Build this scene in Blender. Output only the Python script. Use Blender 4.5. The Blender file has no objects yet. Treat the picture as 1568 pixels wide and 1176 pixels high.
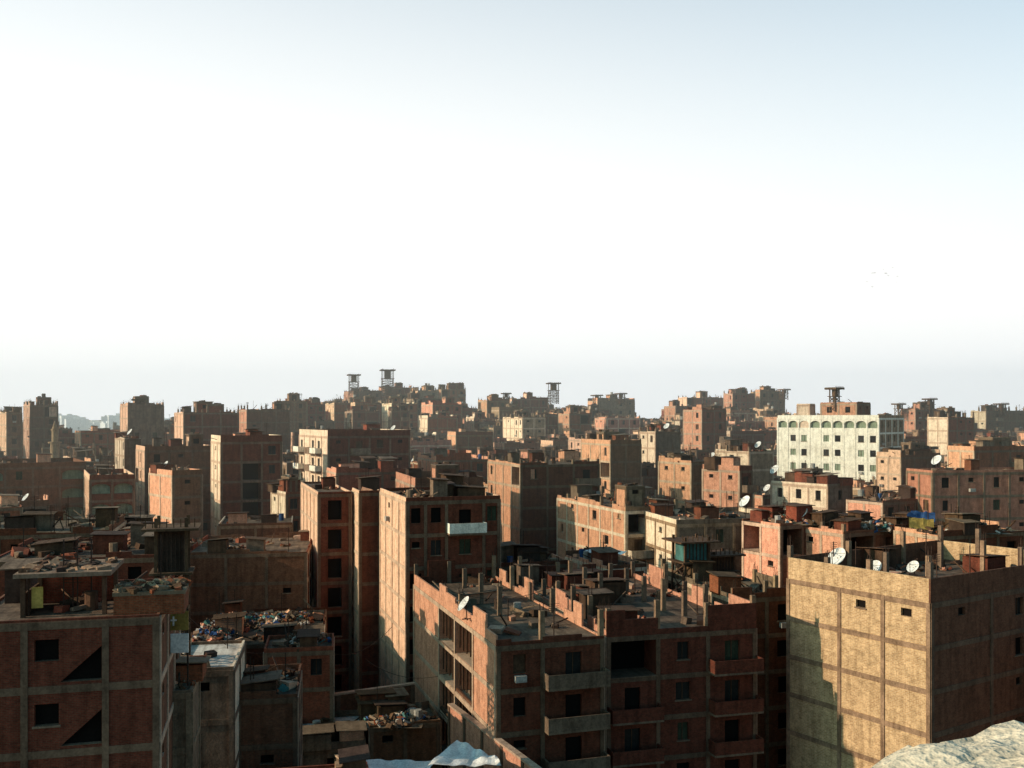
import bpy, math, random
from mathutils import Vector, Euler, noise
R=random.Random(11)
CAM_H=30.0; F=1500.0
def bx(u,D): return (u-784)/F*D
def hz(v,D): return CAM_H-(v-640)/F*D
scene=bpy.context.scene
# ---------------------------------------------------------------- materials
def newmat(name):
    m=bpy.data.materials.new(name); m.use_nodes=True
    nt=m.node_tree; b=nt.nodes['Principled BSDF']
    b.inputs['Roughness'].default_value=.92
    b.inputs['Specular IOR Level'].default_value=.1
    return m,nt,b
def N(nt,t,**k):
    n=nt.nodes.new(t)
    for a,v in k.items(): setattr(n,a,v)
    return n
def mixc(nt,bt,fac,a,b):
    n=N(nt,'ShaderNodeMix',data_type='RGBA',blend_type=bt)
    for s,v in ((n.inputs[0],fac),(n.inputs[6],a),(n.inputs[7],b)):
        if isinstance(v,bpy.types.NodeSocket): nt.links.new(v,s)
        else: s.default_value=v if not isinstance(v,tuple) else (*v,1)
    return n.outputs[2]
def ramp(nt,src,lo,hi,c0=(0,0,0),c1=(1,1,1)):
    r=N(nt,'ShaderNodeValToRGB'); e=r.color_ramp.elements
    e[0].position=lo;e[1].position=hi;e[0].color=(*c0,1);e[1].color=(*c1,1)
    nt.links.new(src,r.inputs[0]); return r.outputs[0]
def surf(name,c,c2=None,brick=None,grime=.5,var=.3,bump=.3,row=.08,gs=8,hue=.012):
    m,nt,b=newmat(name)
    uv=N(nt,'ShaderNodeUVMap',uv_map='UVMap').outputs[0]
    geo=N(nt,'ShaderNodeNewGeometry').outputs['Position']
    c2=c2 or tuple(x*.78 for x in c)
    if brick:
        t=N(nt,'ShaderNodeTexBrick'); nt.links.new(uv,t.inputs['Vector'])
        t.inputs['Scale'].default_value=1; t.inputs['Brick Width'].default_value=row*2.8; t.inputs['Row Height'].default_value=row
        t.inputs['Mortar Size'].default_value=row*.13; t.inputs['Color1'].default_value=(*c,1); t.inputs['Color2'].default_value=(*c2,1)
        t.inputs['Mortar'].default_value=(*brick,1); col=t.outputs[0]
    else:
        n1=N(nt,'ShaderNodeTexNoise'); n1.inputs['Scale'].default_value=.45; n1.inputs['Detail'].default_value=3
        nt.links.new(geo,n1.inputs['Vector'])
        col=mixc(nt,'MIX',ramp(nt,n1.outputs[0],.35,.65),c,c2)
    n2=N(nt,'ShaderNodeTexNoise'); n2.inputs['Scale'].default_value=1.5; n2.inputs['Detail'].default_value=5; n2.inputs['Roughness'].default_value=.68
    nt.links.new(geo,n2.inputs['Vector'])
    col=mixc(nt,'MULTIPLY',grime,col,ramp(nt,n2.outputs[0],.32,.56,(.38,.35,.33),(1.15,1.12,1.1)))
    mp=N(nt,'ShaderNodeMapping'); mp.inputs['Scale'].default_value=(1.6,.16,1); nt.links.new(uv,mp.inputs[0])
    n3=N(nt,'ShaderNodeTexNoise'); n3.inputs['Scale'].default_value=1.5; n3.inputs['Detail'].default_value=3; nt.links.new(mp.outputs[0],n3.inputs['Vector'])
    col=mixc(nt,'MULTIPLY',grime*.8,col,ramp(nt,n3.outputs[0],.36,.53,(.46,.42,.38),(1.06,1.06,1.06)))
    n4=N(nt,'ShaderNodeTexNoise'); n4.inputs['Scale'].default_value=gs; n4.inputs['Detail'].default_value=2; nt.links.new(geo,n4.inputs['Vector'])
    col=mixc(nt,'MULTIPLY',.5,col,ramp(nt,n4.outputs[0],.35,.62,(.6,.6,.6),(1.12,1.12,1.12)))
    oi=N(nt,'ShaderNodeObjectInfo'); hs=N(nt,'ShaderNodeHueSaturation')
    mr=N(nt,'ShaderNodeMapRange'); mr.inputs[3].default_value=1-var; mr.inputs[4].default_value=1+var*.7
    nt.links.new(oi.outputs['Random'],mr.inputs[0]); nt.links.new(mr.outputs[0],hs.inputs['Value']); nt.links.new(col,hs.inputs['Color'])
    m7=N(nt,'ShaderNodeMath',operation='MULTIPLY'); m7.inputs[1].default_value=7.31; nt.links.new(oi.outputs['Random'],m7.inputs[0])
    fr=N(nt,'ShaderNodeMath',operation='FRACT'); nt.links.new(m7.outputs[0],fr.inputs[0])
    mh=N(nt,'ShaderNodeMapRange'); mh.inputs[3].default_value=.5-hue; mh.inputs[4].default_value=.5+hue*.3; nt.links.new(fr.outputs[0],mh.inputs[0]); nt.links.new(mh.outputs[0],hs.inputs['Hue'])
    nt.links.new(hs.outputs[0],b.inputs['Base Color'])
    if bump:
        bp=N(nt,'ShaderNodeBump'); bp.inputs['Strength'].default_value=bump; bp.inputs['Distance'].default_value=.05 if gs<20 else .02
        nt.links.new(n4.outputs[0],bp.inputs['Height']); nt.links.new(bp.outputs[0],b.inputs['Normal'])
    return m
M={}
M['red']=surf('red_brick',(.28,.066,.026),(.18,.042,.017),(.17,.095,.05))  # front-wall bricks: shade is put into the darkened colours
M['red2']=surf('shaded_red_brick',(.185,.048,.021),(.12,.031,.014),(.125,.068,.037))  # red front brick darkened further, shade painted into its colour
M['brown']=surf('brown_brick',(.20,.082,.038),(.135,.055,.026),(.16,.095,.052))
M['orange']=surf('sunlit_orange_brick',(.72,.31,.155),(.58,.235,.115),(.62,.41,.27))  # sun-side brick, brightened so its colour carries the sunlight
M['side']=surf('sunlit_pale_brick',(.76,.46,.275),(.64,.365,.21),(.70,.49,.32))  # palest sun-side brick, sunlight also put into the colour
M['tan']=surf('tan_brick',(.54,.335,.17),(.38,.22,.105),(.50,.35,.21),row=.12,var=.04,hue=0)
M['conc']=surf('weathered_concrete',(.24,.16,.098),(.17,.113,.07))
M['beam']=surf('sunlit_concrete_frame',(.57,.395,.255),(.45,.305,.195),grime=.4)  # frame concrete for sunny faces, sunlight put into the colour
M['dbeam']=surf('shaded_concrete_frame',(.19,.118,.068),(.14,.088,.052),grime=.5)  # same frame concrete for fronts, shade put into the colour
M['grey']=surf('grey_render',(.20,.135,.085),(.15,.10,.063),grime=.6)
M['sand']=surf('sand_render',(.34,.22,.125),(.26,.165,.092),grime=.6)
M['cream']=surf('cream_paint',(.76,.59,.40),(.66,.50,.33),grime=.45)  # cream paint, brightened to carry sunlight on side walls
M['white']=surf('white_paint',(.78,.71,.57),(.68,.61,.48),grime=.35,var=.03,hue=0)
M['pink']=surf('pink_render',(.40,.165,.10),(.31,.125,.077),grime=.5)
M['roof']=surf('dusty_roof',(.20,.137,.086),(.105,.072,.047),grime=.7)
M['roof2']=surf('pale_roof',(.58,.51,.42),(.44,.38,.31),grime=.6,var=.1)
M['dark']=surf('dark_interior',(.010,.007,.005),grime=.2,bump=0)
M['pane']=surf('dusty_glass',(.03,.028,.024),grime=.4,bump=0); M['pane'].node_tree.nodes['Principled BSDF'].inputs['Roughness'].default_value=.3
M['green']=surf('green_shutter',(.05,.058,.033),grime=.5)
M['sage']=surf('sage_shutter',(.22,.26,.17),grime=.5,var=.05,hue=0)
M['teal']=surf('teal_paint',(.07,.17,.15),grime=.5,hue=0)
M['blue']=surf('blue_tarp',(.04,.09,.20),grime=.5,hue=0)
M['yellow']=surf('yellow_cloth',(.42,.28,.07),grime=.5,hue=0)
M['magenta']=surf('magenta_cloth',(.40,.05,.14),grime=.4,hue=0)
M['cloth']=surf('white_cloth',(.78,.74,.67),grime=.35,var=.05,hue=0)
M['wood']=surf('old_wood',(.12,.066,.034),(.072,.042,.023),grime=.6)
M['steel']=surf('rusty_steel',(.07,.042,.028),grime=.5)
M['pale']=surf('galvanised_metal',(.40,.36,.30),grime=.5,var=.2)
M['ground']=surf('dirt_ground',(.11,.075,.047),(.07,.049,.031),grime=.7)
M['stone']=surf('limestone',(.62,.52,.38),(.50,.41,.29),grime=.7,bump=.9,gs=30,var=0,hue=0)
M['far']=surf('hazed_distant_render',(.80,.76,.69),grime=.1,bump=0,var=.1)  # far blocks: haze painted in as a pale colour
# ---------------------------------------------------------------- mesh builder
class MB:
    def __init__(s): s.v=[];s.f=[];s.m=[];s.uv=[];s.mats=[]
    def mi(s,k):
        if k not in s.mats: s.mats.append(k)
        return s.mats.index(k)
    def poly(s,pts,k):
        n=len(s.v); s.v.extend(pts); s.f.append(tuple(range(n,n+len(pts)))); s.m.append(s.mi(k))
        a,b,c=pts[0],pts[1],pts[2]
        ux,uy,uz=b[0]-a[0],b[1]-a[1],b[2]-a[2]; vx,vy,vz=c[0]-a[0],c[1]-a[1],c[2]-a[2]
        nx,ny,nz=uy*vz-uz*vy,uz*vx-ux*vz,ux*vy-uy*vx
        h=math.hypot(nx,ny)
        if abs(nz)>h or h<1e-9: s.uv.extend((p[0],p[1]) for p in pts)
        else:
            tx,ty=-ny/h,nx/h
            s.uv.extend((p[0]*tx+p[1]*ty,p[2]) for p in pts)
    def hexa(s,P,k,bottom=True):
        q=[(4,5,6,7),(0,1,5,4),(1,2,6,5),(2,3,7,6),(3,0,4,7)]
        if bottom: q.append((3,2,1,0))
        for f in q: s.poly([P[i] for i in f],k)
    def box(s,x,y,z,sx,sy,sz,k,rot=0,bottom=False):
        c,sn=math.cos(rot),math.sin(rot); P=[]
        for zz in (z,z+sz):
            for a,b in ((-.5,-.5),(.5,-.5),(.5,.5),(-.5,.5)):
                px,py=a*sx,b*sy; P.append((x+px*c-py*sn,y+px*sn+py*c,zz))
        s.hexa(P,k,bottom)
    def chunk(s,x,y,z,sx,sy,sz,e,k):
        mt=Euler(e).to_matrix(); P=[]
        for c in (-.5,.5):
            for a,b in ((-.5,-.5),(.5,-.5),(.5,.5),(-.5,.5)):
                v=mt@Vector((a*sx,b*sy,c*sz)); P.append((x+v.x,y+v.y,z+v.z))
        s.hexa(P,k)
    def bar(s,p,q,w,k):
        p=Vector(p);q=Vector(q);d=(q-p).normalized()
        a=d.cross(Vector((0,0,1)) if abs(d.z)<.9 else Vector((1,0,0))).normalized()*w*.5; b=d.cross(a).normalized()*w*.5
        P=[tuple(o+i) for o in (p,q) for i in (-a-b,a-b,a+b,-a+b)]
        s.hexa(P,k)
    def cyl(s,x,y,z,r,h,k,n=10,r2=None):
        r2=r if r2 is None else r2
        A=[(x+r*math.cos(t*2*math.pi/n),y+r*math.sin(t*2*math.pi/n),z) for t in range(n)]
        B=[(x+r2*math.cos(t*2*math.pi/n),y+r2*math.sin(t*2*math.pi/n),z+h) for t in range(n)]
        for i in range(n):
            j=(i+1)%n; s.poly([A[i],A[j],B[j],B[i]],k)
        s.poly(B,k)
    def build(s,name,loc=(0,0,0),rot=0,smooth=False):
        me=bpy.data.meshes.new(name); me.from_pydata(s.v,[],s.f)
        for k in s.mats: me.materials.append(M[k])
        me.polygons.foreach_set('material_index',s.m)
        l=me.uv_layers.new(name='UVMap'); flat=[c for p in s.uv for c in p]; l.data.foreach_set('uv',flat)
        if smooth: me.polygons.foreach_set('use_smooth',[True]*len(s.f))
        me.update()
        o=bpy.data.objects.new(name,me); o.location=loc; o.rotation_euler=(0,0,rot); scene.collection.objects.link(o)
        return o
# ---------------------------------------------------------------- facade
def rpat(nb,nf,rich=1):
    base=[R.choice('ww.s.wb.' if rich else 'w..s....') for _ in range(nb)]
    rows=[]
    for i in range(nf):
        r=list(base)
        for j in range(nb):
            if R.random()<.16: r[j]=R.choice('w.s.o')
        rows.append(''.join(r))
    return rows
def facade(mb,o,dv,W,nf,fh,splits,pat,wall,frame,df,bal='conc',colw=.3):
    ox,oy=o;dx,dy=dv;nx,ny=dy,-dx
    pt=lambda s,z,q=0:(ox+dx*s+nx*q,oy+dy*s+ny*q,z)
    def Q(L,k): mb.poly([pt(*p) for p in L],k)
    def RC(s0,s1,z0,z1,q,k):
        if s1-s0>.005 and z1-z0>.005: Q([(s0,z0,q),(s1,z0,q),(s1,z1,q),(s0,z1,q)],k)
    def FB(s0,s1,z0,z1,q0,q1,k):
        mb.hexa([pt(s0,z0,q1),pt(s1,z0,q1),pt(s1,z0,q0),pt(s0,z0,q0),pt(s0,z1,q1),pt(s1,z1,q1),pt(s1,z1,q0),pt(s0,z1,q0)],k)
    def hole(s0,s1,z0,z1,a0,a1,b0,b1,pane,dep=.22,arch=0):
        RC(s0,a0,z0,z1,0,wall);RC(a1,s1,z0,z1,0,wall);RC(a0,a1,z0,b0,0,wall)
        Q([(a0,b0,0),(a0,b0,-dep),(a0,b1,-dep),(a0,b1,0)],wall)
        Q([(a1,b0,-dep),(a1,b0,0),(a1,b1,0),(a1,b1,-dep)],wall)
        Q([(a0,b0,0),(a1,b0,0),(a1,b0,-dep),(a0,b0,-dep)],frame)
        if arch:
            n=8;c=(a0+a1)/2;r=(a1-a0)/2
            A=[(c-r*math.cos(math.pi*i/n),b1+arch*math.sin(math.pi*i/n)) for i in range(n+1)]
            for i in range(n):
                Q([(*A[i],0),(*A[i+1],0),(A[i+1][0],z1,0),(A[i][0],z1,0)],wall)
                Q([(*A[i],-dep),(*A[i+1],-dep),(*A[i+1],0),(*A[i],0)],wall)
            RC(a0,a1,b0,b1+arch,-dep,pane)
        else:
            RC(a0,a1,b1,z1,0,wall)
            Q([(a0,b1,-dep),(a1,b1,-dep),(a1,b1,0),(a0,b1,0)],wall)
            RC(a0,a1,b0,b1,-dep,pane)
            if df>3 and a1-a0>.7 and pane!='dark':
                FB((a0+a1)/2-.03,(a0+a1)/2+.03,b0,b1,-dep,-dep+.05,'wood')
            if df>3 and R.random()<.4: FB(a0-.08,a1+.08,b0-.09,b0-.002,.0,.09,'conc')
    nb=len(splits)-1
    zlow=(nf-df)*fh
    if df<nf: RC(0,W,0,zlow,0,wall)
    for r in range(min(nf,df)):
        z1=(nf-r)*fh; z0=z1-fh
        row=pat[min(r,len(pat)-1)]
        for i in range(nb):
            s0,s1=splits[i]*W,splits[i+1]*W; t=row[i%len(row)]; w=s1-s0; c=(s0+s1)/2
            pane=R.choice(['dark','dark','dark','pane','green','wood'])
            if t=='w': hw=min(R.uniform(.42,.6),w*.3); hole(s0,s1,z0,z1,c-hw,c+hw,z0+1.0,z0+fh-.65,pane)
            elif t=='g': hw=min(.62,w*.34); hole(s0,s1,z0,z1,c-hw,c+hw,z0+1.0,z0+2.35,R.choice(['sage','dark','pane','sage']),.15)
            elif t=='a': hw=w*.42; hole(s0,s1,z0,z1,c-hw,c+hw,z0+.9,z0+1.75,'sage',.5,arch=.65)
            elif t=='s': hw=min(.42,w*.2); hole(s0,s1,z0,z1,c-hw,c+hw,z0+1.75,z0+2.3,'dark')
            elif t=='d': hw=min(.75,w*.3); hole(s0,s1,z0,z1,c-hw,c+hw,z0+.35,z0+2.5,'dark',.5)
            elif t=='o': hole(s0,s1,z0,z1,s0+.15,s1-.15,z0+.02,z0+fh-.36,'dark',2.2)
            elif t=='O':
                hole(s0,s1,z0,z1,s0+.15,s1-.15,z0+.02,z0+fh-.36,'dark',3)
                if R.random()<.5: FB(s0+.15,s1-.15,z0+.02,z0+R.uniform(.2,.5),-.2,-.05,R.choice(['wood','brown']))
                for q in range(4): FB(s0+w*(.15+.2*q),s0+w*(.15+.2*q)+.1,z0+.6,z0+fh-.36,-.2,-.1,'wood')
            elif t=='T':
                a0=s0+w*.12;a1=s0+w*.42;m=s0+w*.44
                hole(s0,m,z0,z1,a0,a1,z0+1.15,z0+2.15,'dark',.3)
                e=s1-.17; zl,zh=z0+.15,z0+1.75
                RC(m,e,z0,zl,0,wall); RC(e,s1,z0,z1,0,wall)
                Q([(m,zl,0),(e,zh,0),(e,z1,0),(m,z1,0)],wall)
                Q([(m,zl,-.35),(e,zh,-.35),(e,zh,0),(m,zl,0)],'conc'); Q([(m,zl,0),(e,zl,0),(e,zl,-.35),(m,zl,-.35)],'conc')
                Q([(e,zl,0),(e,zh,0),(e,zh,-.35),(e,zl,-.35)],'conc'); Q([(m,zl,-.35),(e,zl,-.35),(e,zh,-.35)],'dark')
            elif t in 'bBW':
                hw=min(.6,w*.25); hole(s0,s1,z0,z1,c-hw,c+hw,z0+.05,z0+2.15,pane)
                e=.25 if t=='b' else 0.02; D=1.15; bm=bal if t!='W' else 'white'
                FB(s0+e,s1-e,z0-.12,z0+.03,.05,D,'conc')
                FB(s0+e,s1-e,z0+.03,z0+.95,D-.1,D-.01,bm)
                FB(s0+e,s0+e+.09,z0+.03,z0+.95,.05,D-.1,bm);FB(s1-e-.09,s1-e,z0+.03,z0+.95,.05,D-.1,bm)
                if R.random()<.15:
                    for q in range(2):
                        a=s0+e+.2+R.random()*(w-1.2); FB(a,a+.5,z0+.4,z0+1.0,D+.01,D+.03,R.choice(['cloth','blue','grey','conc','red']))
            else: RC(s0,s1,z0,z1,0,wall)
            if t in 'wsg' and df>3 and R.random()<.06: FB(c-.4,c+.4,z0+.45,z0+.88,.02,.4,'pale')
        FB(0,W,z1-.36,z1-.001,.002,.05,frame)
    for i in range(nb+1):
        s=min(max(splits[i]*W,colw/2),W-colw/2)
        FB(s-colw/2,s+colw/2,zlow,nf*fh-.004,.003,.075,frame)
def junkbits(mb,w,d,z,n):
    for _ in range(n):
        x=R.uniform(.7,max(.8,w-.7)); y=R.uniform(.7,max(.8,d-.7)); t=R.random()
        if t<.45:
            mb.chunk(x,y,z+.15,R.uniform(.3,1.4),R.uniform(.25,1),R.uniform(.12,.7),(R.uniform(-.3,.3),R.uniform(-.3,.3),R.uniform(0,3)),R.choice(['wood','red','conc','orange','grey','steel','conc','side','steel','wood','wood','sand']))
        elif t<.62:
            a=R.uniform(0,6.3);l=R.uniform(1.5,3.5); mb.bar((x,y,z+.05),(x+l*math.cos(a)*.8,y+l*math.sin(a)*.8,z+R.uniform(.1,1.4)),.09,R.choice(['wood','steel','conc']))
        elif t<.66: mb.cyl(x,y,z,.32,.9,R.choice(['steel','pale','conc','blue','wood']),8)
        elif t<.78:
            h=R.uniform(1.5,3.5); mb.bar((x,y,z),(x,y,z+h),.06,'steel')
            if R.random()<.5:
                for q in range(4): mb.bar((x-.4,y,z+h-.1-.15*q),(x+.4,y,z+h-.1-.15*q),.03,'steel')
        elif t<.9:
            sx,sy,h=R.uniform(1.2,2.8),R.uniform(1.2,2.4),R.uniform(.9,1.9); k=R.choice(['wood','orange','red','grey','steel','red2','wood'])
            mb.box(x,y,z,sx,sy,h,k); mb.chunk(x,y,z+h+.08,sx+.5,sy+.4,.06,(R.uniform(-.1,.1),R.uniform(-.1,.1),0),R.choice(['steel','wood','wood','roof','conc']))
        else:
            for q in range(7): mb.chunk(x+R.uniform(-.8,.8),y+R.uniform(-.8,.8),z+.08,R.uniform(.3,.8),.2,.2,(R.random(),R.random(),R.random()*3),R.choice(['red','orange','conc','wood']))
FP=[]
dish_mb=MB()
def dish_profile():
    n=18
    P=[]
    for r,dp in ((.02,0),(.25,.025),(.45,.085),(.62,.165)):
        P.append([(dp,r*math.cos(2*math.pi*i/n),r*1.08*math.sin(2*math.pi*i/n)) for i in range(n)])
    tl=math.radians(38)
    def T(p): x,y,z=p; return (x*math.cos(tl)-z*math.sin(tl)+.12,y,x*math.sin(tl)+z*math.cos(tl)+1.15)
    for a,b in zip(P,P[1:]):
        for i in range(n):
            j=(i+1)%n; dish_mb.poly([T(a[i]),T(a[j]),T(b[j]),T(b[i])],'cloth')
            dish_mb.poly([T((q[0]-.02,q[1],q[2])) for q in (a[i],b[i],b[j],a[j])],'pale')
    dish_mb.bar(T((.17,0,-.62)),T((.62,0,-.12)),.035,'steel'); dish_mb.bar(T((.16,.5,.3)),T((.62,0,-.08)),.02,'steel'); dish_mb.bar(T((.16,-.5,.3)),T((.62,0,-.08)),.02,'steel')
    dish_mb.chunk(*T((.65,0,-.08)),.14,.09,.09,(0,0,0),'pale')
    dish_mb.cyl(0,0,0,.04,1.1,'steel',8); dish_mb.bar((-.35,0,.03),(.35,0,.03),.07,'steel'); dish_mb.bar((0,-.35,.03),(0,.35,.03),.07,'steel')
    dish_mb.bar((0,0,.9),(.12,0,1.15),.09,'steel')
dish_profile()
DISH=None
def dish(x,y,z,az=None,s=1.0):
    global DISH
    az=math.radians(215)+R.uniform(-.25,.25) if az is None else az
    if DISH is None:
        o=dish_mb.build('satellite_dish',(x,y,z),az); DISH=o.data
        DISH.polygons.foreach_set('use_smooth',[True]*len(DISH.polygons))
    else:
        o=bpy.data.objects.new('satellite_dish',DISH); o.location=(x,y,z); o.rotation_euler=(0,0,az); scene.collection.objects.link(o)
    o.scale=(s,s,s)
def building(name,C,th,w,d,roof,base,fh=3.0,wf='red',wl=None,frame=None,sf=None,sl=None,pf=None,pl=None,par=.9,ruin=False,stub=0,junk=8,rooms=1,df=9,rf='roof',dishes=0,grid=False,bal='conc',fl=None):
    wl=wl or wf
    frame=frame or ('dbeam' if wf in ('red','red2','brown','grey') else 'beam'); fl=fl or ('beam' if frame=='dbeam' else frame)  # shaded frame copy on dark fronts, sunlit copy on the other faces
    nf=max(1,math.ceil((roof-base)/fh)); z0=roof-nf*fh; H=nf*fh; df=min(df,nf)
    mb=MB()
    def sp(W,s): return s if s else [i/max(1,round(W/3.7)) for i in range(max(1,round(W/3.7))+1)]
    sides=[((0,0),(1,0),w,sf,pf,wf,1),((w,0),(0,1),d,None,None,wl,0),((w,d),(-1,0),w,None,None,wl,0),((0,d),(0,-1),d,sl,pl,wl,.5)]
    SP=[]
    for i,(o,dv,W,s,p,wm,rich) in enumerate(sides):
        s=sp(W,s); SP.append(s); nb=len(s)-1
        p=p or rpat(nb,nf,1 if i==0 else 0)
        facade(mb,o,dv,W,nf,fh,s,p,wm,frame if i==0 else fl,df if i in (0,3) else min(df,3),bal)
    mb.poly([(0,0,H),(w,0,H),(w,d,H),(0,d,H)],rf)
    t=.14
    segs=[((0,0),(1,0),w,SP[0],wf),((w-t,t),(0,1),d-2*t,SP[1],wl),((w,d),(-1,0),w,SP[2],wf),((t,d-t),(0,-1),d-2*t,SP[3],wl)]
    for (o,dv,W,s,wm) in segs:
        for i in range(len(s)-1):
            h=par if not ruin else par*R.choice([.25,.55,1,1.25,.8,.1])
            a,b=s[i]*W,s[i+1]*W
            if h<.05: continue
            parts=[(a,b,h)]
            if ruin and R.random()<.6:
                m=a+(b-a)*R.uniform(.3,.7); parts=[(a,m,h),(m,b,max(.1,h*R.uniform(.3,.8)))]
            for (p,q,hh) in parts:
                cx=o[0]+dv[0]*(p+q)/2; cy=o[1]+dv[1]*(p+q)/2
                if dv[0]: cy+= t/2 if o[1]==0 else -t/2; mb.box(cx,cy,H,q-p,t,hh,wm)
                else: cx+= t/2 if o[0]>w/2 else -t/2; mb.box(cx,cy,H,t,q-p,hh,wm)
    if stub:
        pts=[(x*w,y) for x in SP[0] for y in (0,d)]+[(x,y*d) for y in SP[3][1:-1] for x in (0,w)]
        if grid: pts+=[(x*w,y*d) for x in SP[0][1:-1] for y in SP[3][1:-1]]
        for (x,y) in pts:
            if R.random()<.12: continue
            x=min(max(x,.18),w-.18);y=min(max(y,.18),d-.18); h=stub*R.uniform(.7,1.2)
            mb.box(x,y,H+.002,.34,.34,h,'conc' if R.random()<.5 else 'sand')
            for q in range(4):
                a=x+(-.12 if q%2 else .12);b=y+(-.12 if q>1 else .12)
                mb.bar((a,b,H+h),(a+R.uniform(-.1,.1),b+R.uniform(-.1,.1),H+h+R.uniform(.3,.8)),.03,'steel')
    for _ in range(rooms):
        rx,ry,rh=min(w*.5,R.uniform(2.2,3.8)),min(d*.5,R.uniform(2.2,4.2)),R.uniform(1.9,2.6)
        cx=R.uniform(rx/2+.3,w-rx/2-.3);cy=R.uniform(ry/2+.3,d-ry/2-.3)
        k=R.choice([wf,'red','red2','brown']); ks=wl
        x0,y0=cx-rx/2,cy-ry/2
        for (o,dv,W,p,kk) in (((x0,y0),(1,0),rx,R.choice('dws'),k),((x0+rx,y0),(0,1),ry,'.',k),((x0+rx,y0+ry),(-1,0),rx,'.',k),((x0,y0+ry),(0,-1),ry,R.choice('ds.'),ks)):
            L=len(mb.v); facade(mb,o,dv,W,1,rh,[0,1],[p],kk,'dbeam',1)
            for q in range(L,len(mb.v)): a=mb.v[q]; mb.v[q]=(a[0],a[1],a[2]+H)
        ov=R.choice([.12,.2,.5])
        mb.box(cx,cy,H+rh,rx+ov,ry+ov,.13,'conc',bottom=True)
        for q in range(4): mb.chunk(cx+R.uniform(-rx,rx)*.4,cy+R.uniform(-ry,ry)*.4,H+rh+.25,R.uniform(.3,1),R.uniform(.2,.6),R.uniform(.1,.4),(R.uniform(-.2,.2),R.uniform(-.2,.2),R.random()*3),R.choice(['wood','steel','conc','red']))
        if R.random()<.15: mb.cyl(cx,cy,H+rh+.14,.5,1.0,R.choice(['pale','steel']),10)
    junkbits(mb,w,d,H,junk)
    o=mb.build(name,(C[0],C[1],z0),th)
    c,s=math.cos(th),math.sin(th)
    for _ in range(dishes):
        x=R.uniform(.6,w-.6);y=R.choice([R.uniform(.5,1.5),R.uniform(.5,d-.5)]); dish(C[0]+x*c-y*s,C[1]+x*s+y*c,roof)
    FP.append((C[0],C[1],th,w,d))
    return o
def lot(u0,u1,u2,D,thd,dmin=5,dmax=26):
    th=math.radians(thd); c,s=math.cos(th),math.sin(th); Cx=bx(u1,D)
    t0,t2=(u0-784)/F,(u2-784)/F
    den=s+t0*c; d=(Cx-t0*D)/den if den>.02 else dmax
    w=(t2*D-Cx)/(c-t2*s)
    return (Cx,D),th,w,min(max(d,dmin),dmax)
# ---------------------------------------------------------------- terrain
PROF=[(-500,640),(0,640),(60,636),(90,662),(175,662),(200,640),(300,640),(420,628),(500,620),(540,604),(610,600),(700,604),(725,625),(800,618),(960,624),(985,640),(1030,640),(1060,612),(1190,612),(1215,632),(1400,636),(1568,636),(2200,640)]
def prof(u):
    if u<=PROF[0][0]: return PROF[0][1]
    for (a,b),(c,d) in zip(PROF,PROF[1:]):
        if u<=c: return b+(d-b)*(u-a)/(c-a)
    return PROF[-1][1]
def ss(a,b,x):
    t=min(max((x-a)/(b-a),0),1); return t*t*(3-2*t)
def ground(x,y):
    u=784+x/430*F
    pr=sum(prof(u+k) for k in (-60,-30,0,30,60))/5
    h=ss(130,430,y)*(13+(640-pr)/F*430)*(1-ss(480,1100,y))
    return h
mb=MB()
xs=[-9000,-5000,-2500,-1200,-700]+[-500+20*i for i in range(51)]+[700,1200,2500,5000,9000]
ys=[-600,-200,-60]+[20*i for i in range(31)]+[700,850,1100,1600,2500,4500,9000,14000]
for i in range(len(xs)-1):
    for j in range(len(ys)-1):
        mb.poly([(x,y,ground(x,y)) for x,y in ((xs[i],ys[j]),(xs[i+1],ys[j]),(xs[i+1],ys[j+1]),(xs[i],ys[j+1]))],'ground')
mb.build('ground')
BR='brick_apartment_building'
# ---------------------------------------------------------------- foreground buildings
C,th,w,d=lot(1205,1425,1660,66,33)
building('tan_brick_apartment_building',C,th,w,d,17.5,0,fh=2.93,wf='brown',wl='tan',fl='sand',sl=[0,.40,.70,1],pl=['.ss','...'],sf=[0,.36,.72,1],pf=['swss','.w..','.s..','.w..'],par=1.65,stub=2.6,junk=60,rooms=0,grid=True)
for u,D,dz,s in ((1285,74.5,.5,1.2),(1341,71,.4,1.0),(1400,76,0,.8)):
    dish(bx(u,D),D,17.5+dz,math.radians(212),s)
C,th,w,d=lot(633,760,925,66,18)
building('unfinished_brick_apartment_building',C,th,w,d,14.6,0,fh=2.93,wf='red2',wl='orange',sl=[0,.38,.58,.78,1],pl=['.OO.'],pf=['wB','wB','sB'],sf=[0,.42,1],par=1.7,ruin=True,stub=2.1,junk=36,rooms=0,grid=True,bal='grey')
dish(bx(714,72),72,15.2,math.radians(200),.95)
C2=(C[0]+w*math.cos(th)+.3,C[1]+w*math.sin(th)+1.2)
building('unfinished_brick_apartment_building',C2,math.radians(15),11.8,24,14.4,0,fh=2.93,wf='red2',wl='orange',pf=['owB','BwB','BwB'],par=1.5,ruin=True,stub=2.2,junk=54,rooms=0,grid=True,bal='red2')
C,th,w,d=lot(1112,1122,1225,80,16,dmax=18)
building(BR,C,th,w,14,15.2,0,wf='red2',wl='grey',pf=['sw','sw'],par=.9,ruin=True,stub=1.2,junk=18,rooms=0)
C,th,w,d=lot(-60,-60,244,44.5,14)
building('brick_stairwell_building',C,th,w,11,hz(932,48.5),0,fh=2.98,wf='red2',wl='brown',sf=[0,.31,.72,1],pf=['.T.','.T.'],par=.12,stub=0,junk=10,rooms=0)
LB=(C,th,w,hz(932,48.5))
def local(C,th,x,y): return (C[0]+x*math.cos(th)-y*math.sin(th),C[1]+x*math.sin(th)+y*math.cos(th))
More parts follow.
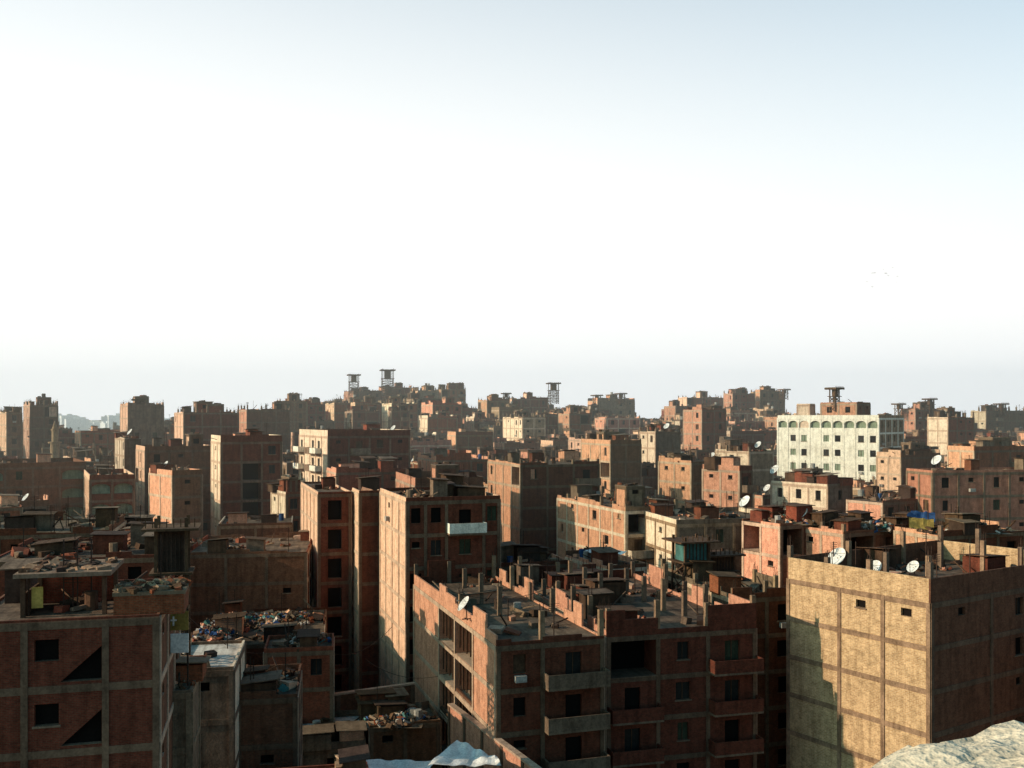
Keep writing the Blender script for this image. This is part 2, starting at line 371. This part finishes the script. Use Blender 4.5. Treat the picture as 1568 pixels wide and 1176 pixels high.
mb=MB()
for x,y in ((0,0),(3.6,0),(3.6,3.6),(0,3.6)): mb.box(x,y,0,.2,.2,1.9,'wood')
mb.box(1.8,1.8,1.9,4.3,4.4,.2,'conc',bottom=True); mb.box(1.8,3.7,0,3.6,.12,1.9,'red'); mb.box(.0,1.8,0,.1,3,1.1,'wood'); mb.chunk(.6,.1,.9,.5,.04,1.0,(0,0,.1),'yellow')
junkbits(mb,3.6,3.4,0,12)
for q in range(60): mb.chunk(R.uniform(0,3.6),R.uniform(0,3.6),2.15,R.uniform(.2,.9),R.uniform(.1,.5),R.uniform(.05,.3),(R.uniform(-.3,.3),R.uniform(-.3,.3),R.random()*3),R.choice(['wood','conc','wood','steel','sand']))
px,py=local(C,th,w*.27,1.3); mb.build('rooftop_shelter',(px,py,LB[3]+.005),th)
mb=MB()
mb.box(2,1.6,0,3.2,2.6,.95,'red'); mb.box(2,1.6,.95,3.3,2.7,.18,'conc')
for q in range(90): mb.chunk(R.uniform(.5,3.5),R.uniform(.4,2.8),1.2,R.uniform(.2,.8),R.uniform(.1,.4),R.uniform(.05,.3),(R.uniform(-.4,.4),R.uniform(-.4,.4),R.random()*3),R.choice(['wood','conc','wood','steel','sand','red']))
px,py=local(C,th,w*.74,.1); mb.build('brick_roof_room',(px-.3,py,LB[3]+.005),th)
building(BR,(bx(-20,72),72),math.radians(12),12.3,12,hz(858,73),0,wf='red2',wl='red',junk=50,par=.4,ruin=True,rooms=0)
building(BR,(bx(-60,92),92),math.radians(14),13,14,hz(822,92),0,wf='red2',wl='brown',junk=44,par=.8,ruin=True,stub=.8,rooms=0)
building(BR,(bx(88,95),95),math.radians(14),8.5,14,hz(840,95),0,wf='red2',wl='side',junk=46,par=.7,ruin=True,rooms=0)
building('windowless_brick_building',(bx(283,103),103),math.radians(8),12.6,14,hz(848,104),0,wf='brown',wl='red',frame='dbeam',pf=['....','..s.'],junk=30,par=.5,ruin=True,rooms=0)
building(BR,(bx(334,122),122),math.radians(12),9,10,hz(806,122),0,wf='brown',wl='cream',frame='sand',pf=['...','w.w'],junk=10,par=.3,rooms=0)
building('low_concrete_building',(bx(262,60),60),math.radians(10),3.7,7.5,hz(1030,60),0,wf='grey',wl='cream',frame='grey',pf=['s','.'],junk=4,par=.2,rooms=0,rf='roof2')
building('low_concrete_building',(bx(246,53),53),math.radians(12),1.6,4,hz(1062,53),0,wf='grey',frame='conc',pf=['.'],junk=6,par=.1,rooms=0)
building('low_brick_building',(bx(362,64),64),math.radians(10),3.9,7,hz(1072,64),0,wf='brown',pf=['..','s.'],junk=26,par=.5,ruin=True,rooms=0)
building('low_brick_building',(bx(404,80),80),math.radians(10),5.6,5,hz(1000,80),0,wf='red',pf=['.w','..'],junk=22,par=.35,rooms=0)
building('low_brick_building',(bx(300,86),86),math.radians(10),11,15,hz(990,86),0,wf='red2',pf=['....'],junk=50,par=.3,ruin=True,rooms=0)
building('low_concrete_building',(bx(458,74),74),math.radians(12),5.0,8,hz(1150,74),0,wf='grey',pf=['s.'],junk=12,par=.5,rooms=0,rf='roof2')
building('low_brick_building',(bx(566,76),76),math.radians(16),5.6,5,hz(1115,76),0,wf='brown',pf=['s.'],junk=26,par=.2,rooms=0)
building('low_brick_building',(bx(395,56),56),math.radians(12),6.5,5,hz(1230,56),0,wf='red2',pf=['s.'],junk=6,par=.2,rooms=0)
for (u0,u1,u2,D,v,wl_) in ((460,487,538,107,757,'side'),(539,550,583,105,755,'side')):
    C,th,w,d=lot(u0,u1,u2,D,18,dmax=18)
    building('tall_brick_apartment_building',C,th,w,d,hz(v,D),0,fh=3.2,wf='red2',wl=wl_,pf=['d'] if u1<500 else ['.'],sf=[0,1],pl=['....'],junk=6,par=.25,rooms=0)
C,th,w,d=lot(582,622,766,91,18)
building('tall_brick_apartment_building',C,th,w,d,hz(768,91),0,fh=3.05,wf='red2',wl='side',sf=[0,.2,.42,.82,1],pf=['wwWw','sww.','wwWw','wwww'],pl=['.s.','...','...'],junk=34,par=.35,rooms=0,bal='white')
C,th,w,d=lot(853,958,1038,115,20)
building('terraced_apartment_building',C,th,w,d,hz(783,115),0,fh=2.75,wf='sand',wl='orange',frame='cream',pf=['oo','bb','oo'],pl=['.s.w','w.s.','.ww.'],junk=34,par=.5,ruin=True,stub=1.1,rooms=1,bal='cream')
C,th,w,d=lot(1025,1036,1210,106,12,dmax=16)
building('terraced_apartment_building',C,th,w,13,hz(803,106),0,fh=3.1,wf='grey',wl='cream',frame='sand',pf=['.wsw','.www'],junk=36,par=.5,rooms=0)
dish(26.8,112,hz(803,106)+.6,math.radians(205),1.15)
C,th,w,d=lot(866,930,990,98,22)
building(BR,C,th,w,d,hz(872,98),0,fh=2.9,wf='brown',wl='orange',frame='cream',junk=24,par=.7,ruin=True,rooms=0,pl=['.w.'])
C,th,w,d=lot(748,768,870,99,16,dmax=14)
building(BR,C,th,w,d,hz(868,99),0,wf='red2',wl='orange',junk=34,par=.4,rooms=0)
# ---------------------------------------------------------------- middle distance
MID=[((-90,-80,132),150,718,30,'brown','brown',dict(pf=['waw.aw','waw.aw'])),((128,137,206),143,735,26,'red2','side',dict(pf=['aa.','aa.'])),
((176,191,216),176,672,29,'grey','cream',dict(rooms=0)),((208,222,330),165,690,28,'brown','side',{}),((228,264,310),138,728,40,'brown','orange',{}),
((323,338,432),150,677,26,'red2','cream',dict(pf=['..w','.ow'],rooms=0)),((415,438,462),132,757,30,'red','cream',{}),
((458,502,628),162,668,28,'red2','cream',dict(pl=['W.b','W.b'],df=7)),((500,515,620),141,724,20,'red','orange',{}),((606,636,740),124,744,16,'brown','orange',{}),
((747,797,918),139,712,20,'red2','orange',dict(rooms=0)),((890,935,982),172,680,20,'brown','orange',{}),((979,1004,1042),192,662,20,'grey','cream',{}),
((1008,1059,1078),151,709,30,'brown','orange',dict(pl=['sss','.s.'],rooms=0)),((1075,1133,1152),141,721,36,'red2','orange',dict(pl=['ss.'],rooms=0)),
((1095,1147,1185),168,692,26,'sand','cream',dict(rooms=0)),((1180,1268,1305),136,745,35,'grey','cream',dict(pl=['www.'],rooms=0,junk=34)),
((1420,1428,1660),128,724,10,'pink','pink',dict(pf=['wswsws','w.ws.w'],rooms=0,frame='grey')),((1305,1352,1425),128,770,30,'brown','orange',dict(rooms=0,junk=34)),
((1150,1195,1262),100,806,26,'brown','orange',dict(ruin=True,rooms=0,junk=40)),((1252,1292,1425),97,818,28,'brown','orange',dict(ruin=True,rooms=0,junk=54)),((1405,1440,1570),93,822,22,'red2','orange',dict(ruin=True,rooms=0,junk=50)),
((1345,1380,1440),175,700,24,'brown','side',{}),((640,668,748),170,705,18,'red','orange',{}),((1470,1492,1600),165,690,20,'red','orange',{}),
((36,46,89),262,621,32,'brown','side',{}),((184,196,251),240,621,30,'grey','side',{}),((267,281,366),220,632,28,'red2','side',{}),
((364,378,445),250,628,26,'brown','orange',{}),((424,432,470),300,615,24,'brown','side',{}),((462,470,498),310,620,24,'red','side',{}),((497,512,566),330,618,22,'red','side',{}),
((526,541,585),405,600,22,'brown','orange',{}),((580,590,634),410,594,22,'red2','orange',{}),((628,640,672),395,599,22,'grey','orange',{}),((666,676,713),398,596,22,'red','orange',{}),((576,600,640),330,618,22,'red','cream',{}),
((732,746,778),352,614,20,'brown','orange',{}),((770,784,839),365,611,20,'red2','side',{}),((855,872,905),300,634,20,'red','orange',{}),
((900,915,972),380,614,20,'grey','orange',{}),((1038,1052,1112),385,609,22,'red','side',{}),((1046,1075,1112),252,628,30,'red','orange',dict(rooms=0)),
((1112,1122,1156),365,603,22,'red','orange',{}),((1152,1164,1202),372,600,22,'brown','orange',{}),((1385,1402,1440),300,628,24,'red','orange',{}),((1420,1452,1492),240,640,26,'red','cream',{}),
((1492,1510,1580),320,630,24,'brown','cream',{}),((0,10,34),250,632,34,'brown','side',dict(rooms=0)),((640,655,700),300,640,20,'red','cream',{}),((770,800,835),290,640,20,'sand','cream',{})]
for (us,D,v,thd,wf,wl,kw) in MID:
    C,th,w,d=lot(*us,D,thd,dmin=6,dmax=18)
    sk_=D>=220
    k=dict(junk=22 if D<200 else 16,rooms=R.choice([0,1]) if not sk_ else R.choice([1,1,2]),par=R.choice([.3,.7,1.0]),stub=R.choice([0,0,.9]) if not sk_ else R.choice([.8,1.3]),dishes=R.choice([0,0,1]) if D<200 else 0,df=5,ruin=sk_ or R.random()<.4)
    k.update(kw)
    building(BR,C,th,w,d,hz(v,D),ground(C[0],C[1])-2,wf=wf,wl=wl,**k)
dish(38.8,144,hz(745,136)+.5,math.radians(205),1.2); dish(bx(1436,133),133,hz(724,128),math.radians(205),1.2); dish(43,141,hz(745,136),math.radians(200),1.0)
C,th,w,d=lot(1190,1346,1384,200,48,dmax=30)
building('white_apartment_building',C,th,w,d,hz(640,200),ground(*C)-2,fh=3.0,wf='sand',wl='white',frame='white',sl=[i/9 for i in range(10)],pl=['a','.gg.gg.gg','.gg.gg.gg','.gg.gg.gg','.gg.gg.gg'],pf=['ww'],junk=6,rooms=0,par=.6,df=6)
a=local(C,th,1,5); building('brick_roof_room',a,th,7,8,hz(618,205),hz(640,200)-.05,fh=2.9,wf='red',wl='orange',junk=4,rooms=0,par=.3)
a=local(C,th,.2,15); building('brick_roof_room',a,th,2.5,3,hz(620,215),hz(640,200)-.05,fh=2.9,wf='cream',wl='cream',junk=0,rooms=0,par=.2)
# ---------------------------------------------------------------- filler city fabric
def inside(px,py,fp,m):
    x,y,th,w,d=fp; dx,dy=px-x,py-y; c,s=math.cos(th),math.sin(th)
    a=dx*c+dy*s;b=-dx*s+dy*c
    return -m<a<w+m and -m<b<d+m
def free(fp,m=.6):
    x,y,th,w,d=fp; c,s=math.cos(th),math.sin(th)
    P=[(x+a*w*c-b*d*s,y+a*w*s+b*d*c) for a in (0,.5,1) for b in (0,.5,1)]
    for g in HER:
        if abs(g[0]-x)>60 or abs(g[1]-y)>60: continue
        if any(inside(p[0],p[1],g,m) for p in P): return False
        gx,gy,gt,gw,gd=g; gc,gs=math.cos(gt),math.sin(gt)
        if any(inside(gx+a*gw*gc-b*gd*gs,gy+a*gw*gs+b*gd*gc,fp,m) for a in (0,.5,1) for b in (0,.5,1)): return False
    return True
HER=list(FP)
def vlim(u,D):
    if D<150: return 755
    if D<200 and 1170<u<1420: return 722
    if D<190: return 715
    if D<240: return 690
    if D<300: return 657
    return prof(u)+3
t0=math.radians(21); c0,s0=math.cos(t0),math.sin(t0); cnt=0
for j in range(-30,60):
    for i in range(-50,60):
        gx,gy=i*12.6+(j%2)*3+R.uniform(-1,1),j*11.6+R.uniform(-.8,.8)
        if i%4==0: gx+=2
        x=gx*c0-gy*s0; y=gx*s0+gy*c0
        if y<26 or y>490: continue
        u=784+x/y*F; ur=784+(x+13)/(y+3)*F
        if u<-420 or u>1950: continue
        if y<118 and ur>-40 and u<1660: continue
        if y<60 and u>0: continue
        g=ground(x,y); w=R.uniform(8.5,12.2); d=R.uniform(8,11.2); th=t0+R.uniform(-.1,.1)
        if u<150: th+=.12
        nf=R.choice([4,5,5,6,6,7]); fh=R.uniform(2.85,3.1)
        if y<118: nf=R.choice([4,5,5,6])
        roof=g+nf*fh
        if y>=118:
            lim=hz(vlim(u+w/2/y*F,y)+R.uniform(0,16),y)
            while roof>lim and nf>2: nf-=1; roof-=fh
            if roof>lim: roof=lim
        if not free((x,y,th,w,d)): 
            w*=.55; d*=.6
            if not free((x,y,th,w,d),.3): continue
        wf=R.choice(['red','red2','brown','red','brown','grey','red2','red2','red','pink','red']); wl=R.choice(['orange','orange','side','orange','side','red','orange','side','sand','cream'])  # dark fronts and bright sides: shade and sunlight put into wall colours
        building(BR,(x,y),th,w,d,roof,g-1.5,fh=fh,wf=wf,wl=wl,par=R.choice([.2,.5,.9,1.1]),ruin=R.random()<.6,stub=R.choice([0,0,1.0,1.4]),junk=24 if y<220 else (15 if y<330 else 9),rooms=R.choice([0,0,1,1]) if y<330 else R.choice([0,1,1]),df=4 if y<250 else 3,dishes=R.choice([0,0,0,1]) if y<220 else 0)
        cnt+=1
print('filler',cnt)
# ---------------------------------------------------------------- pigeon lofts
def loft(x,y,z,h,s,rot=.4,hut='wood'):
    mb=MB()
    P=[(-s,-s),(s,-s),(s,s),(-s,s)]
    for a,b in P: mb.bar((a*1.0,b*1.0,0),(a*.95,b*.95,h),.2,'wood')
    n=max(2,int(h/1.6))
    for k in range(n):
        z0=k*h*.62/n; z1=(k+1)*h*.62/n
        for q in range(4):
            a,b=P[q],P[(q+1)%4]
            mb.bar((*a,z0),(*b,z1),.1,'wood'); mb.bar((*b,z0),(*a,z1),.1,'steel')
            mb.bar((*a,z1),(*b,z1),.12,'wood')
    mb.box(0,0,h*.62,2*s+.7,2*s+.7,.14,'wood',bottom=True)
    hs=2*s-.4 if hut!='open' else s*1.1
    mb.box(0,0,h*.62+.14,hs,hs,h*.30-.14,'wood' if hut=='open' else hut)
    for q in range(7): mb.box(-s+.2+q*(2*s-.4)/6,-s+.15,h*.62+.14,.07,.07,h*.3-.14,'steel')
    mb.box(0,0,h*.92,2*s+1.5,2*s+1.5,.45 if hut=='open' else .15,'wood',bottom=True)
    for q in range(8):
        a=-s-.5+q*(2*s+1)/7; mb.bar((a,-s-.55,h*.92+.2),(a,-s-.55,h*.92+.75),.06,'wood')
    for q in range(10): mb.bar((R.uniform(-s,s),R.uniform(-s,s)-.2,R.uniform(0,h*.5)),(R.uniform(-s,s),R.uniform(-s,s)-.2,R.uniform(h*.3,h*.7)),.07,'wood')
    mb.build('pigeon_loft_tower',(x,y,z),rot)
for u,D,vb,vt,s in ((540,405,600,572,1.9),(592,405,600,564,2.3),(848,365,612,585,1.6),(952,380,614,602,1.1),(915,380,614,605,1.1),(1204,365,606,596,1.0),(1285,205,619,593,.7),(1430,300,628,610,.9),(205,242,620,612,.8),(1540,320,630,618,1.0),(1382,300,632,618,.8),(775,365,612,602,.9)):
    loft(bx(u,D),D+3,hz(vb,D)-1.5,(vb-vt)/F*D+1.5,s,R.uniform(.2,.6),'open')
loft(bx(264,62.5),62.5,hz(1030,60),9.3,.95,.25,'steel')
loft(bx(1058,90),90,hz(925,90),(925-820)/F*90,1.25,.3,'teal')
loft(bx(1100,92),92,hz(925,92),(925-842)/F*92,1.1,.3,'wood')
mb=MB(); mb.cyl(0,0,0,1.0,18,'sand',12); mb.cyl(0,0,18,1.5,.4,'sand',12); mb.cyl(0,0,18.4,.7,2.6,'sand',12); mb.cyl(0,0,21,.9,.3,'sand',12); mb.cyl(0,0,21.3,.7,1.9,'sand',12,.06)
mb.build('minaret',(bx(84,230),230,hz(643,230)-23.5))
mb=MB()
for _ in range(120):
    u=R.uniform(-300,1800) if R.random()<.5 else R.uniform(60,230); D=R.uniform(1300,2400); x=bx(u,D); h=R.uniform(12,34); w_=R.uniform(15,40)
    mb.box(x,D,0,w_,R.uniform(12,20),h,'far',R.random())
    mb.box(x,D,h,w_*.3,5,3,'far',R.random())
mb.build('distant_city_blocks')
# ---------------------------------------------------------------- rubbish, tarps, walls
def rubbish(x,y,z,rx,ry,h,n,rot=0,pal=('wood','conc','roof2','blue','pale','red','steel','grey','orange','wood','teal','wood','steel')):
    mb=MB(); G=14
    def hh(i,j):
        a,b=(i/G*2-1),(j/G*2-1); f=max(0,1-(a*a+b*b)); return (a*rx,b*ry,h*f*(.6+.8*noise.noise(Vector((a*3+x,b*3+y,0))))+ .02*f)
    for i in range(G):
        for j in range(G): mb.poly([hh(i,j),hh(i+1,j),hh(i+1,j+1),hh(i,j+1)],'roof')
    for _ in range(n):
        a=R.uniform(0,6.28);r=math.sqrt(R.random()); px,py=rx*r*math.cos(a),ry*r*math.sin(a); pz=h*max(0,1-r*r)*.7
        mb.chunk(px,py,pz+.1,R.uniform(.15,.8),R.uniform(.1,.6),R.uniform(.05,.35),(R.uniform(-.8,.8),R.uniform(-.8,.8),R.uniform(0,3)),R.choice(pal))
    mb.build('rubbish_pile',(x,y,z),rot)
for u,D,zz,rx,ry,h,n in ((360,95,hz(990,86),3,4,1.2,190),(430,96,hz(990,86),3,4,1,190),(330,90,hz(990,86),2,3,.9,120),(470,84,hz(1000,80),2,1.5,.8,80),(405,67,hz(1072,64),1.6,2.4,.6,80),(605,78,hz(1115,76),2.3,2,.6,130)):
    rubbish(bx(u,D),D,zz+.01,rx,ry,h,n)
for u,D,z in ((1330,102,hz(818,97)),(1215,104,hz(806,100)),(1480,98,hz(822,93))): rubbish(bx(u,D),D,z+.01,3.2,3,.9,110)
def cloth(name,P,k,sag=.5,G=14):
    mb=MB(); a,b,c,d=[Vector(p) for p in P]
    def f(i,j):
        s,t=i/G,j/G; p=a*(1-s)*(1-t)+b*s*(1-t)+c*s*t+d*(1-s)*t
        p.z-=sag*math.sin(math.pi*s)*math.sin(math.pi*t); p.z+=.12*noise.noise(Vector((s*6,t*3,p.x)))+.1*math.sin(s*17+t*4)*sag; return tuple(p)
    for i in range(G):
        for j in range(G): mb.poly([f(i,j),f(i+1,j),f(i+1,j+1),f(i,j+1)],k)
    return mb.build(name,smooth=True)
def w3(u,v,D): return (bx(u,D),D,hz(v,D))
cloth('white_canopy_cloth',[w3(655,1172,62),w3(768,1172,60),w3(762,1160,64),w3(700,1132,66)],'cloth',.5)
cloth('white_canopy_cloth',[w3(540,1172,64),w3(652,1185,62),w3(668,1165,66),w3(560,1163,67)],'cloth',.4)
cloth('white_canopy_cloth',[w3(895,842,104),w3(930,860,104),w3(960,845,106),w3(935,840,108)],'cloth',.3)
cloth('blue_tarp',[w3(1388,790,99),w3(1432,800,98),w3(1432,785,101),w3(1395,782,101)],'blue',.3)
cloth('yellow_tarp',[w3(1392,808,97),w3(1430,812,97),w3(1430,795,98),w3(1392,792,98)],'yellow',.2)
cloth('magenta_cloth',[w3(810,850,104),w3(832,852,104),w3(832,838,105),w3(812,838,105)],'magenta',.1)
def wall(name,p,q,zt,t,k,cap='beam'):
    L=math.hypot(q[0]-p[0],q[1]-p[1]); a=math.atan2(q[1]-p[1],q[0]-p[0]); mb=MB()
    mb.box(L/2,0,0,L,t,zt,k); mb.box(L/2,0,zt,L+.1,t+.12,.14,cap)
    n=max(1,int(L/3.2))
    for i in range(n+1): mb.box(min(max(i*L/n,.2),L-.2),0,0,.36,t+.14,zt-.01,'dbeam')
    mb.build(name,(p[0],p[1],0),a)
wall('boundary_wall',(bx(690,74),74),(bx(880,56),56),8.3,.35,'orange')
wall('boundary_wall',(bx(455,82),82),(bx(634,87),87),hz(1062,84),.35,'brown')
wall('boundary_wall',(bx(455,82),82),(bx(540,72),72),hz(1075,80)-2.5,.3,'grey')
mb=MB(); mb.box(0,0,0,1.5,.12,1.0,'yellow'); mb.box(0,-.075,.25,.08,.03,.5,'cloth',bottom=True); mb.box(0,-.08,.5,.34,.03,.08,'cloth',bottom=True); mb.box(0,0,-1.2,1.5,.14,1.0,'cloth',bottom=True)
for a in (-.7,.7): mb.box(a,.1,-3,.08,.08,4.1,'steel')
mb.build('cross_sign',(bx(266,52),52,hz(965,52)),.15)
# power and washing lines sagging between roofs
def cable(p,q,sag):
    mb=MB(); p=Vector(p);q=Vector(q);n=10;pr=None
    for i in range(n+1):
        t=i/n; c=p.lerp(q,t); c.z-=sag*4*t*(1-t)
        if pr is not None: mb.bar(pr,c,.035,'steel')
        pr=c
    mb.build('overhead_cable')
for a,b in ((w3(560,1010,92),w3(690,1030,80)),(w3(245,900,52),w3(400,1000,80)),(w3(690,905,74),w3(860,890,82)),(w3(960,850,106),w3(1120,860,104)),(w3(1150,800,104),w3(1290,790,100)),(w3(505,1000,86),w3(600,960,92))): cable(a,b,1.0)
# ---------------------------------------------------------------- limestone outcrop beside the camera
mb=MB(); nu,nv=120,70
def st(i,j):
    a=2*math.pi*(i%nu)/nu; t=j/nv
    if t<.6: r=math.sin(t/.6*math.pi/2)**.8; zz=-.10*(r**4)
    else: r=1+(t-.6)*1.2; zz=-.10-((t-.6)/.4)**1.3*29
    x=2.3+1.5*r*math.cos(a); y=2.6+.95*r*math.sin(a); n=noise.fractal(Vector((x*3.2,y*3.2,zz*1.4)),.8,2,7)
    return (x+.05*n,y+.05*n,28.98+zz+.055*n-.06*(x-1.9)**2)
for i in range(nu):
    for j in range(nv): mb.poly([st(i,j),st(i+1,j),st(i+1,j+1),st(i,j+1)],'stone')
mb.build('limestone_outcrop',smooth=True)
mb=MB()
for _ in range(12):
    u,v,D=R.gauss(1345,14),R.gauss(424,7),R.uniform(170,200); x,y,z=w3(u,v,D); a=R.uniform(0,6); c,s=math.cos(a)*.2,math.sin(a)*.2; up=R.uniform(.02,.14)
    mb.bar((x-c*.8,y-s*.8,z),(x+c*.8,y+s*.8,z),.06,'grey')
    mb.poly([(x+c*.4,y+s*.4,z),(x-s*1.5,y+c*1.5,z+up),(x-c*.3,y-s*.3,z)],'grey'); mb.poly([(x+c*.4,y+s*.4,z),(x+s*1.5,y-c*1.5,z+up),(x-c*.3,y-s*.3,z)],'grey')
mb.build('bird_flock')
# ---------------------------------------------------------------- dusty air over the city
me=bpy.data.meshes.new('haze'); X0,X1,Y0,Y1,Z0,Z1=-900,900,100,1100,-20,80
me.from_pydata([(X0,Y0,Z0),(X1,Y0,Z0),(X1,Y1,Z0),(X0,Y1,Z0),(X0,Y0,Z1),(X1,Y0,Z1),(X1,Y1,Z1),(X0,Y1,Z1)],[],[(3,2,1,0),(4,5,6,7),(0,1,5,4),(1,2,6,5),(2,3,7,6),(3,0,4,7)])
hm=bpy.data.materials.new('dusty_air'); hm.use_nodes=True; hn=hm.node_tree; hn.nodes.remove(hn.nodes['Principled BSDF'])
vs=hn.nodes.new('ShaderNodeVolumeScatter'); vs.inputs['Color'].default_value=(1,.93,.82,1); vs.inputs['Density'].default_value=.00068; vs.inputs['Anisotropy'].default_value=.2
hn.links.new(vs.outputs[0],hn.nodes['Material Output'].inputs['Volume']); me.materials.append(hm)
scene.collection.objects.link(bpy.data.objects.new('haze',me))
# ---------------------------------------------------------------- light, sky, camera
EL=math.radians(21); PHI=math.radians(192.5)
S=Vector((math.cos(PHI)*math.cos(EL),math.sin(PHI)*math.cos(EL),math.sin(EL)))
L=bpy.data.lights.new('sun','SUN'); L.energy=5; L.angle=math.radians(.5); L.color=(1,.86,.67)
o=bpy.data.objects.new('sun',L); o.rotation_euler=(-S).to_track_quat('-Z','Y').to_euler(); scene.collection.objects.link(o)
W=bpy.data.worlds.new('World'); scene.world=W; W.use_nodes=True; nt=W.node_tree
sk=nt.nodes.new('ShaderNodeTexSky'); sk.sky_type='NISHITA'; sk.sun_disc=False; sk.sun_elevation=EL; sk.sun_rotation=(math.pi/2-PHI)%(2*math.pi)
sk.air_density=1.0; sk.dust_density=2.5; sk.ozone_density=1.0; sk.altitude=100
# pale sky haze low and ahead-left; sky behind camera darkened to cut fill
tc=nt.nodes.new('ShaderNodeTexCoord'); sx=nt.nodes.new('ShaderNodeSeparateXYZ'); nt.links.new(tc.outputs['Generated'],sx.inputs[0])
dt=nt.nodes.new('ShaderNodeVectorMath'); dt.operation='DOT_PRODUCT'; nt.links.new(tc.outputs['Generated'],dt.inputs[0]); dt.inputs[1].default_value=(-.6,.8,0)
ma=nt.nodes.new('ShaderNodeMath'); ma.operation='MULTIPLY_ADD'; nt.links.new(dt.outputs['Value'],ma.inputs[0]); ma.inputs[1].default_value=-.25; nt.links.new(sx.outputs[2],ma.inputs[2])
haze=ramp(nt,ma.outputs[0],.0,.50,(1,1,1),(0,0,0))
tint=mixc(nt,'MULTIPLY',1.0,sk.outputs[0],(.62,1.38,1.42))
col=mixc(nt,'MIX',haze,tint,(9.0,8.9,8.6))
bg=nt.nodes['Background']; nt.links.new(col,bg.inputs[0]); bg.inputs[1].default_value=.13
cam=bpy.data.cameras.new('camera'); cam.lens=36*F/1568; cam.sensor_width=36; cam.shift_y=52/1568; cam.clip_end=30000; cam.clip_start=.05
co=bpy.data.objects.new('camera',cam); co.location=(0,0,CAM_H); co.rotation_euler=(math.pi/2,0,0); scene.collection.objects.link(co); scene.camera=co
scene.view_settings.view_transform='Standard'; scene.view_settings.look='None'; scene.view_settings.exposure=0
